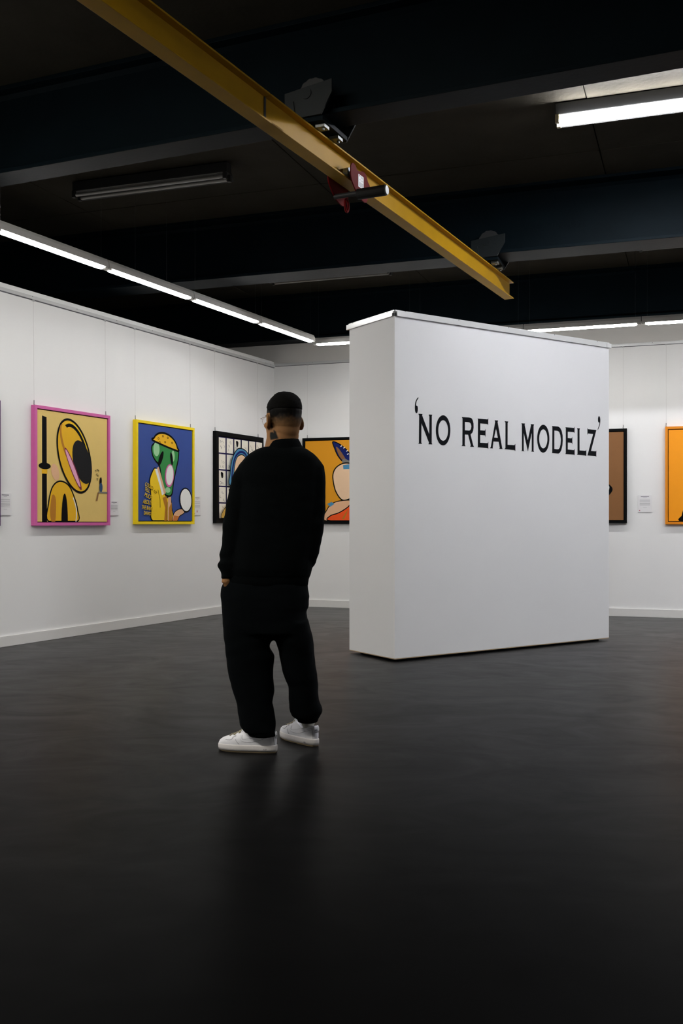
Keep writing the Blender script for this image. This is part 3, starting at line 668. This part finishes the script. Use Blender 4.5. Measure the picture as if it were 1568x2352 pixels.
# ------------------------------------------------------------------ caption cards
def card(T, W, H, label, lines, dot=None, red=None):
    t = thing('caption_card', label, 'card', T, group='caption cards beside the paintings')
    MB().box(0, W, 0, H, .0, .009).build('board', M['card'], t, bevel=.001)
    p = MB()
    for y, x0, x1, h, mt in lines: p.box(W * x0, W * x1, H * y, H * y + h, .0091, .0093, M[mt])
    if dot: p.prism(ell(W * dot[0], H * dot[1], .006, .006, n=16), .0091, .0094, M['red_ink'])
    if red: p.box(W * red[0], W * red[0] + .014, H * red[1], H * red[1] + .022, .0091, .0093, M['red_ink'])
    o = p.build('print', None, t); o['kind'] = 'stuff'; return t
LN = [(.90, .20, .80, .006, 'dark_ink'), (.84, .36, .64, .004, 'grey_ink')] + [(y, .12, .88, .003, 'grey_ink') for y in (.72, .68, .63, .59, .53, .50, .47, .44, .38)] + [(.27, .36, .64, .003, 'grey_ink')]
card(FL_at(5.01, 1.194), .148, .203, 'white caption card at the left edge, left of the pink framed painting', LN)
card(FL_at(3.465, 1.203), .145, .150, 'small white caption card beside the right edge of the pink frame', [(y * 1.0, a, b, h, mt) for y, a, b, h, mt in LN])
card(FL_at(1.925, 1.213), .150, .230, 'white caption card with red marks right of the yellow framed painting', LN, (.12, .1), (.42, .16))
card(FB_at(4.735, 1.252), .157, .205, 'white caption card with a red dot between the brown and the orange paintings', LN, (.12, .1))

# ------------------------------------------------------------------ the standing man
def remesh(mb, name, vox, sm=3, m=None, parent=None, wr=0.0, wscale=6.0, seed=0):
    """union of closed shapes as one continuous surface"""
    me = bpy.data.meshes.new('tmp'); me.from_pydata(mb.v, [], mb.f); tmp = bpy.data.objects.new('tmp', me); COL.objects.link(tmp)
    r = tmp.modifiers.new('r', 'REMESH'); r.mode = 'VOXEL'; r.voxel_size = vox
    if sm: s_ = tmp.modifiers.new('s', 'SMOOTH'); s_.iterations = sm; s_.factor = 0.5
    out = bpy.data.meshes.new_from_object(tmp.evaluated_get(bpy.context.evaluated_depsgraph_get()))
    bpy.data.objects.remove(tmp); bpy.data.meshes.remove(me)
    if wr:
        no = [v.normal.copy() for v in out.vertices]
        for v, n_ in zip(out.vertices, no):
            p = v.co; k = noise.noise(Vector((p.x * wscale + seed, p.y * wscale, p.z * wscale * 1.7))) + .5 * noise.noise(Vector((p.x * wscale * 2.3, p.y * wscale * 2.3 + seed, p.z * wscale * 4)))
            v.co += n_ * k * wr
    out.name = name; out.materials.clear()
    if m: out.materials.append(m)
    for p in out.polygons: p.use_smooth = True
    return link(bpy.data.objects.new(name, out), parent)
def ring(y, xl, xr, hd, Yc, n=28, p=2.3):
    """horizontal section of a garment: left and right outline, half depth, distance"""
    a, b = at(xl, y, Yc), at(xr, y, Yc); c = (a + b) / 2; hw = (b.x - a.x) / 2; out = []
    for k in range(n):
        t = 2 * PI * k / n; ct, st_ = math.cos(t), math.sin(t)
        out.append(Vector((c.x + hw * math.copysign(abs(ct) ** (2 / p), ct), c.y + hd * math.copysign(abs(st_) ** (2 / p), st_), c.z)))
    return out
def limb(mb, L, n=18): mb.tube([at(x, y, Y) for x, y, Y, r in L], [r for *_, r in L], n)

PY = 4.97
man_loc = Vector((-.30, PY, 0))
man = None
# head, in its own coordinates: +y is where the face looks
HC = at(650.5, 962, PY); YAW = math.radians(31)
TH = Matrix.Translation(HC) @ Matrix.Rotation(YAW, 4, 'Z')
bd = MB()
def hb(c, r, rot=None):
    T = TH @ Matrix.Translation(c) @ (rot if rot else Matrix.Identity(4)); bd.ball((0, 0, 0), r, 22, 14, T=T)
hb((0, -.010, .034), (.0845, .101, .094)); hb((0, -.045, -.005), (.072, .066, .075)); hb((0, -.040, -.052), (.064, .058, .066)); hb((0, -.034, -.085), (.064, .052, .06)); hb((0, .028, -.03), (.069, .076, .088)); hb((0, .040, -.076), (.061, .060, .050)); hb((-.028, .045, -.05), (.038, .05, .06)); hb((.028, .045, -.05), (.038, .05, .06)); hb((0, .074, -.104), (.026, .024, .02))
hb((0, .108, -.012), (.012, .016, .03)); hb((0, .121, -.032), (.015, .014, .012)); hb((.013, .111, -.037), (.009, .011, .008)); hb((-.013, .111, -.037), (.009, .011, .008))
hb((0, .088, .018), (.05, .02, .012)); hb((0, .098, -.061), (.024, .012, .006)); hb((0, .096, -.072), (.021, .012, .007))
for s_ in (-1, 1):
    hb((s_ * .05, .072, -.03), (.02, .02, .018))
    RE = Matrix.Rotation(s_ * .45, 4, 'Z') @ Matrix.Rotation(-.12, 4, 'X')
    EC = Matrix.Translation((s_ * .087, -.004, -.016)) @ RE
    bd.tube([TH @ EC @ Vector((s_ * .004, .019 * math.cos(a) - .002 + .004 * math.sin(a), .034 * math.sin(a))) for a in [2 * PI * k / 20 for k in range(20)]], .0055, 8, closed=True)
    hb((s_ * .082, -.004, -.016), (.009, .019, .032), RE); hb((s_ * .084, -.004, -.016), (.0055, .022, .035), RE); hb((s_ * .076, .002, -.018), (.010, .016, .026)); hb((s_ * .082, .004, -.045), (.008, .011, .011), RE)
# neck, trunk, limbs under the clothes
bd.rings([ring(y, a, b, d, Y_, 22, 2) for y, a, b, d, Y_ in ((985, 612, 684, .066, PY - .005), (1005, 612, 683, .064, PY - .012), (1025, 608, 686, .066, PY - .015), (1045, 590, 704, .075, PY - .01), (1070, 570, 725, .09, PY), (1150, 562, 722, .105, PY), (1250, 566, 712, .10, PY), (1330, 552, 702, .10, PY), (1400, 540, 700, .11, PY), (1450, 535, 702, .10, PY))])
limb(bd, [(575, 1070, PY, .05), (562, 1130, PY - .01, .047), (546, 1205, PY - .03, .04), (535, 1270, PY - .035, .038), (523, 1322, PY - .055, .027), (520, 1340, PY - .06, .025)])
# left hand: palm slides into the pocket, fingers down, thumb to the front
limb(bd, [(520, 1330, PY - .068, .021), (524, 1341, PY - .055, .024), (529, 1362, PY - .03, .030), (532, 1380, PY - .02, .028)], 14)
for i, (dx, Lf) in enumerate(((-.032, .062), (-.012, .072), (.010, .07), (.030, .055))):
    b0 = at(532, 1378, PY - .02) + Vector((0, dx, 0)); bd.tube([b0, b0 + Vector((.006, 0, -Lf * .45)), b0 + Vector((.018, 0, -Lf * .8)), b0 + Vector((.032, 0, -Lf))], [.010, .0095, .009, .007], 8)
b0 = at(530, 1360, PY - .02) + Vector((0, .03, 0)); bd.tube([b0, b0 + Vector((.004, .03, -.02)), b0 + Vector((.012, .045, -.05))], [.012, .011, .008], 8)
# right arm: elbow bent, hand held in front of the belly
limb(bd, [(722, 1072, PY, .05), (722, 1140, PY - .01, .047), (712, 1225, PY - .02, .042), (704, 1274, PY - .005, .04), (700, 1280, PY + .10, .036), (686, 1277, PY + .165, .027), (668, 1272, PY + .185, .025)])
h0 = at(668, 1272, PY + .185); hd_ = Vector((-.99, .02, -.08)).normalized(); sd = Vector((-.05, .1, 1)).normalized()
bd.tube([h0, h0 + hd_ * .04, h0 + hd_ * .085], [.026, .034, .03], 12)
for i, (k, Lf) in enumerate(((-.03, .06), (-.011, .072), (.009, .07), (.028, .06))):
    b0 = h0 + hd_ * .08 + sd * k; bd.tube([b0, b0 + hd_ * Lf * .45 - Vector((0, .008, 0)), b0 + hd_ * Lf * .75 - Vector((0, .03, 0)), b0 + hd_ * Lf * .8 - Vector((0, .05, 0))], [.0105, .010, .009, .008], 8)
b0 = h0 + hd_ * .02 + sd * .03; bd.tube([b0, b0 + hd_ * .035 + sd * .022, b0 + hd_ * .068 + sd * .022], [.013, .012, .009], 8)
# legs
limb(bd, [(575, 1440, PY, .085), (574, 1530, PY - .015, .075), (584, 1600, PY - .03, .055), (594, 1660, PY - .06, .030), (600, 1692, PY - .06, .020)])
limb(bd, [(668, 1440, PY, .082), (683, 1530, PY + .01, .075), (693, 1590, PY + .03, .045), (706, 1632, PY + .072, .025), (708, 1672, PY + .108, .017)])
man = remesh(bd, 'person', .0042, 2, M['skin'])
man['label'] = 'man in a black sweatshirt and black joggers seen from behind, left hand in pocket'; man['category'] = 'person'
# skin colour, clipped hair fade and the neck tattoo belong to the skin itself
iTH = TH.inverted(); SK = Vector((.27, .135, .058)); ST = Vector((.070, .050, .029)); TAT = Vector((.012, .013, .013)); LIP = Vector((.30, .12, .09))
def inpoly(x, y, P):
    c = False
    for i in range(len(P)):
        (x0, y0), (x1, y1) = P[i - 1], P[i]
        if (y0 > y) != (y1 > y) and x < (x1 - x0) * (y - y0) / (y1 - y0) + x0: c = not c
    return c
# tattoo outline on the left of the neck: (across, up) from the head centre, metres
tz = lambda L: [((560 + a / 9.8 - 650.5) / FOC * PY, (962 - 880 - b / 9.8) / FOC * PY) for a, b in L]
TATS = [tz([(605, 1135), (660, 1125), (690, 1145), (688, 1075), (740, 1120), (770, 1210), (800, 1275), (700, 1290), (620, 1300), (600, 1220)]), tz([(625, 890), (645, 960), (668, 1000), (645, 1075), (630, 1010), (612, 1000)])]
def sdist(x, y, P):
    q = Vector((x, y)); best = 9
    for i in range(len(P)):
        a, b = Vector(P[i - 1]), Vector(P[i]); ab = b - a; t = min(1, max(0, (q - a).dot(ab) / ab.dot(ab))); best = min(best, (q - a - ab * t).length)
    return best if inpoly(x, y, P) else -best
ca = man.data.color_attributes.new('tint', 'FLOAT_COLOR', 'POINT')
for v in man.data.vertices:
    l = iTH @ v.co; c = SK.copy()
    if l.length < .26:
        k = sstep(-.10, .030, l.z) * (1 - sstep(.03, .075, l.y - max(0, (.06 - l.z)) * .35))
        if l.y > .03 and l.z < .05: k *= 1 - sstep(.03, .06, l.y)
        if abs(l.x) > .083 and l.z < .025: k = 0
        k *= .80 + .2 * noise.noise(l * 90)
        c = SK.lerp(ST, min(1, max(0, k * 1.02))); c = c.lerp(Vector((.0038, .0034, .003)), min(1, k * 1.4) * sstep(-.052, .016, l.z + .012 * noise.noise(l * 60)))
        if l.y > .088 and -.079 < l.z < -.055 and abs(l.x) < .026: c = LIP.copy()
        d = v.co - HC
        if v.normal.y < .35:
            for P in TATS: c = c.lerp(TAT, sstep(-.0035, .0025, sdist(d.x, d.z, P)))
    ca.data[v.index].color = (c.x, c.y, c.z, 1)
# hair: cropped cap with a slightly uneven surface
hr = MB(); rgs = []
for j in range(26):
    ph = PI * .505 * j / 25
    q_ = []
    for k in range(56):
        t = 2 * PI * k / 56; d = Vector((math.sin(ph) * math.cos(t), math.sin(ph) * math.sin(t), math.cos(ph)))
        rr = 1.006 + .036 * sstep(0, 9, 25 - j) + (.016 * noise.noise(d * 9) + .012 * noise.noise(d * 22)) * sstep(0, 6, 25 - j)
        p = Vector((d.x * .0845 * rr, -.010 + d.y * .101 * rr, .034 + d.z * .094 * rr))
        if d.y > 0: p.z = max(p.z, .034 + .045 * d.y)               # hairline rises over the forehead
        else: p.z += .012 * math.sin(ph)
        q_.append(TH @ p)
    rgs.append(q_)
hr.rings(rgs[::-1][:-1] + [rgs[0]]); hr.build('hair', M['hair'], man, smooth=True)
for s_ in (-1, 1):
    e = MB(); e.ball(TH @ Vector((s_ * .031, .0830, -.003)), .0108, 14, 10, M['eyew']); e.ball(TH @ Vector((s_ * .031, .0918, -.003)), (.0052, .0035, .0052), 10, 8, M['vinyl']); e.build('eye', None, man, smooth=True)
    MB().tube([TH @ Vector((s_ * (.015 + .035 * k / 6), .104 - .012 * (k / 6) ** 2, .019 + .006 * math.sin(PI * k / 6))) for k in range(7)], .004, 6).build('eyebrow', M['hair'], man)
# wire glasses
gl = MB()
for s_ in (-1, 1):
    gl.tube([TH @ Vector((s_ * .034 + .025 * math.cos(a), .120 - abs(s_ * .034 + .025 * math.cos(a)) * .10, -.006 + .022 * math.sin(a))) for a in [2 * PI * k / 28 for k in range(28)]], .0009, 6, closed=True)
    gl.tube([TH @ Vector(p) for p in ((s_ * .060, .113, .004), (s_ * .074, .103, .006), (s_ * .082, .05, .008), (s_ * .087, .0, .012), (s_ * .087, -.012, .0))], .0013, 6)
    gl.ball(TH @ Vector((s_ * .070, .108, .006)), .003, 8, 6)
gl.tube([TH @ Vector((x, .121, -.002 + .004 * (1 - (x / .01) ** 2))) for x in (-.01, -.005, 0, .005, .01)], .0011, 6)
gl.build('glasses', M['gold'], man, smooth=True)

# sweatshirt
sw = MB()
sw.rings([ring(y, a, b, d, Y_) for y, a, b, d, Y_ in ((1027, 607, 694, .072, PY - .012), (1034, 587, 708, .085, PY - .01), (1043, 570, 721, .10, PY - .008), (1052, 560, 729, .11, PY - .004), (1063, 553, 734, .117, PY), (1090, 547, 737, .125, PY), (1160, 545, 735, .132, PY), (1240, 536, 726, .14, PY), (1285, 527, 716, .145, PY), (1308, 520, 716, .142, PY), (1325, 517, 713, .132, PY))])
limb(sw, [(588, 1064, PY, .050), (572, 1078, PY, .056), (558, 1106, PY - .005, .058), (545, 1160, PY - .015, .058), (538, 1205, PY - .025, .058), (533, 1255, PY - .03, .053), (526, 1276, PY - .035, .053), (529, 1288, PY - .04, .048), (525, 1300, PY - .048, .057), (527, 1313, PY - .055, .046), (524, 1324, PY - .06, .036), (523, 1332, PY - .066, .032)])
limb(sw, [(706, 1062, PY, .055), (717, 1080, PY, .064), (720, 1110, PY - .005, .060), (720, 1160, PY - .01, .061), (717, 1205, PY - .015, .061), (710, 1245, PY - .015, .058), (707, 1270, PY - .008, .055), (705, 1284, PY + .01, .050), (701, 1280, PY + .06, .052), (695, 1277, PY + .12, .044), (682, 1276, PY + .170, .036)])
sweat = remesh(sw, 'sweatshirt', .008, 3, M['cotton'], man, .0045, 7.0, 2.0)
sweat['label'] = 'oversized black crew sweatshirt'
cl = MB(); cl.rings([ring(y, a, b, d, Y_, 32, 2.0) for y, a, b, d, Y_ in ((1032, 604, 697, .078, PY - .012), (1022, 610, 690, .074, PY - .014), (1012, 615, 685, .070, PY - .014), (1010, 617, 683, .066, PY - .014), (1024, 617, 684, .064, PY - .014))], cap=False)
# the collar stands a little higher at the right of the nape, where the head turns away
for i, v in enumerate(cl.v):
    if v[2] > at(0, 1025, PY).z: cl.v[i] = (v[0], v[1], v[2] + (v[0] - HC.x) * .13)
cl.build('collar', M['cotton'], sweat, smooth=True)
MB().rings([ring(y, a, b, d, PY, 32, 2.3) for y, a, b, d in ((1320, 519, 713, .130), (1330, 515, 709, .127), (1344, 513, 707, .125), (1346, 517, 703, .12))], cap=False).build('hem_band', M['cotton'], sweat, smooth=True)

# joggers
jg = MB()
jg.rings([ring(y, a, b, d, PY) for y, a, b, d in ((1333, 514, 705, .122), (1350, 507, 707, .130), (1370, 506, 711, .14), (1392, 509, 709, .145), (1404, 510, 703, .145), (1430, 511, 708, .147), (1452, 513, 714, .145))])
jg.rings([ring(y, a, b, d, Y_, 24) for y, a, b, d, Y_ in ((1425, 512, 622, .125, PY), (1468, 515, 626, .125, PY - .005), (1487, 516, 619, .12, PY - .008), (1505, 518, 630, .118, PY - .01), (1525, 521, 627, .115, PY - .012), (1560, 528, 628, .108, PY - .02), (1590, 535, 630, .10, PY - .03), (1613, 541, 625, .095, PY - .04), (1640, 546, 631, .09, PY - .05), (1665, 552, 633, .085, PY - .06), (1681, 562, 632, .074, PY - .07))])
jg.rings([ring(y, a, b, d, Y_, 24) for y, a, b, d, Y_ in ((1425, 632, 709, .12, PY), (1468, 630, 718, .12, PY + .005), (1495, 640, 722, .112, PY + .01), (1545, 650, 727, .105, PY + .02), (1575, 661, 729, .098, PY + .025), (1608, 661, 731, .09, PY + .03), (1626, 663, 739, .088, PY + .035), (1634, 665, 740, .086, PY + .038), (1644, 669, 734, .08, PY + .04), (1651, 680, 731, .068, PY + .042))])
jog = remesh(jg, 'joggers', .008, 3, M['cotton2'], man, .005, 6.0, 9.0)
jog['label'] = 'baggy black joggers gathered at the ankles'
MB().rings([ring(y, a, b, d, Y_, 28, 2.0) for y, a, b, d, Y_ in ((1672, 566, 630, .072, PY - .068), (1682, 567, 633, .068, PY - .07), (1689, 572, 634, .064, PY - .07), (1690, 578, 629, .058, PY - .07))], cap=False).build('cuff', M['cotton2'], jog, smooth=True)
MB().rings([ring(y, a, b, d, Y_, 28, 2.0) for y, a, b, d, Y_ in ((1642, 681, 730, .062, PY + .042), (1652, 682, 731, .06, PY + .043), (1657, 684, 729, .056, PY + .044), (1658, 687, 726, .05, PY + .044))], cap=False).build('cuff', M['cotton2'], jog, smooth=True)

# shoes
def outline(x0, x1, wh, wt, n=72):
    """plan of a shoe from heel x0 to toe x1, heel and ball half widths"""
    out = []; L = x1 - x0
    for k in range(n):
        t = 2 * PI * k / n; c, s_ = math.cos(t), math.sin(t); u = .5 + .5 * c
        wdt = wh + (wt - wh) * sstep(.25, .75, u); x = x0 + L * u
        out.append((x, wdt * math.copysign(abs(s_) ** .62, s_)))
    return out
def shoe(T, label, sock_mat, visible_side, sock_top):
    t = MB(); R_ = []
    #       z     heel   toe    wh    wt
    for z, a, b, c, d in ((.024, .004, .298, .036, .0475), (.040, .004, .299, .037, .048), (.052, .003, .293, .037, .047), (.062, .003, .280, .036, .0445), (.070, .004, .258, .035, .042), (.078, .005, .225, .034, .0385), (.088, .006, .198, .0335, .035), (.098, .007, .180, .033, .033), (.106, .008, .170, .0325, .0315)):
        ol = outline(a, b, c, d); rr = []
        for x, y in ol:
            zz = z
            if z > .07:
                k = (z - .07) / .036; dip = math.exp(-((x - .075) / .04) ** 2); rise = sstep(.10, .17, x)
                zz = z - k * dip * .022 + k * rise * .006
            rr.append(T @ Vector((x, y, zz)))
        R_.append(rr)
    inner = [[T @ Vector((.010 + (x - .010) * .94, y * .86, .098 - math.exp(-((x - .075) / .04) ** 2) * .018)) for x, y in outline(.012, .165, .031, .030)], [T @ Vector((x, y, .06)) for x, y in outline(.02, .15, .026, .026)]]
    t.rings(R_ + inner, cap=True); up = t.build('shoe', M['leather'], man, smooth=True); up['label'] = label
    tree = BVHTree.FromPolygons([Vector(v) for v in t.v], t.f)
    MB().rings([[T @ Vector((x, y, z)) for x, y in outline(a, b, c, d)] for z, a, b, c, d in ((.007, .001, .299, .040, .0505), (.020, .0, .302, .0405, .051), (.032, .0, .302, .040, .0505), (.037, .001, .300, .039, .0495), (.038, .006, .294, .034, .044))]).build('midsole', M['midsole'], up, smooth=True)
    MB().rings([[T @ Vector((x, y, z)) for x, y in outline(a, b, c, d)] for z, a, b, c, d in ((.0, .006, .290, .036, .046), (.0075, .001, .299, .040, .0505))]).build('outsole', M['gum'], up)
    def surf(x, z, side, off=.0008):
        h = tree.ray_cast(T @ Vector((x, side * .12, z)), T.to_3x3() @ Vector((0, -side, 0)))
        return (h[0] + h[1] * off * (1 if h[1].dot(T.to_3x3() @ Vector((0, side, 0))) > 0 else -1)) if h[0] else T @ Vector((x, side * .04, z))
    for side in (-1, 1):
        top = smooth([(.170, .084), (.168, .068), (.158, .064), (.118, .073), (.06, .089), (.012, .090)], 5, False)
        bot = smooth([(.176, .082), (.172, .060), (.150, .053), (.100, .057), (.045, .075), (.012, .086)], 5, False)
        s_ = MB(); n_ = len(top)
        s_.add([surf(x, z, side, .0016) for x, z in top] + [surf(x, z, side, .0016) for x, z in bot], [(i, i + 1, n_ + i + 1, n_ + i) for i in range(n_ - 1)])
        s_.build('side_swoosh', M['leather'], up, smooth=True)
        for L in (bot, top, [(.205, .079), (.200, .060), (.188, .046), (.180, .040)], [(.010, .040), (.012, .07), (.016, .088)], smooth([(.255, .058), (.225, .06), (.215, .072), (.20, .078)], 4, False), smooth([(.012, .085), (.03, .083), (.05, .086)], 3, False)):
            MB().tube([surf(x, z, side, .0008) for x, z in L], .0009, 5).build('seam', M['seam'], up)
    # laces across the throat
    for k in range(6):
        x = .232 - .013 * k; P = []
        for j in range(9):
            yy = (-.024 + .048 * j / 8) * (1 if k % 2 else -1)
            h = tree.ray_cast(T @ Vector((x - .004 * (j - 4) / 4, yy, .2)), Vector((0, 0, -1)))
            P.append((h[0] + Vector((0, 0, .003))) if h[0] else T @ Vector((x, yy, .08)))
        MB().tube(P, .0028, 6).build('lace', M['lace'], up, smooth=True)
    # tongue and heel tab
    MB().rings([[T @ Vector((x + .004 * math.cos(a) , .024 * math.sin(a), z)) for a in [2 * PI * k / 14 for k in range(14)]] for x, z in ((.178, .088), (.168, .108), (.160, .119))]).build('tongue', M['leather'], up, smooth=True)
    MB().rings([[T @ Vector((x0 + .0022 * math.cos(a), .017 * sc * math.sin(a), z)) for a in [2 * PI * k / 14 for k in range(14)]] for x0, z, sc in ((.004, .070, .6), (.0035, .080, .95), (.0045, .094, 1.0), (.007, .104, .8))]).build('heel_tab', M['leather'], up, smooth=True)
    TA = T @ Matrix.Translation((.0006, .0135, .079)) @ Matrix.Rotation(-PI / 2, 4, 'Z') @ Matrix.Rotation(PI / 2, 4, 'X')
    text_mesh('heel_lettering', 'AIR', .012, M['seam'], up, TA, .0004)
    sd_ = visible_side
    TB = T @ Matrix.Translation((.062 if sd_ > 0 else .042, sd_ * .0412, .014)) @ Matrix.Rotation(PI if sd_ > 0 else 0, 4, 'Z') @ Matrix.Rotation(PI / 2, 4, 'X')
    text_mesh('sole_lettering', 'AIR', .013, M['seam'], up, TB, .0006, .3)
    # sock
    c0 = T @ Vector((.075, 0, .05)); sk = MB(); sk.rings([[Vector(((1 - f) * c0.x + f * sock_top.x + r * math.cos(a), (1 - f) * c0.y + f * sock_top.y + r * math.sin(a), c0.z + f * (sock_top.z - c0.z))) for a in [2 * PI * k / 24 for k in range(24)]] for f, r in ((0, .022), (.30, .026), (.42, .033), (.6, .038), (1, .045))])
    sk.build('sock', sock_mat, man, smooth=True)
    return up
def shoe_T(heel, toe):
    d = (Vector(toe) - Vector(heel)); return Matrix.Translation((heel[0], heel[1], 0)) @ Matrix.Rotation(math.atan2(d.y, d.x), 4, 'Z')
shoe(shoe_T((-.316, 4.893), (-.616, 4.962)), 'white leather low sneaker on the left foot', M['darksock'], 1, at(598, 1670, PY - .068))
shoe(shoe_T((-.124, 5.02), (-.309, 5.256)), 'white leather low sneaker on the right foot with a white sock', M['sock'], 1, at(707, 1630, PY + .06))
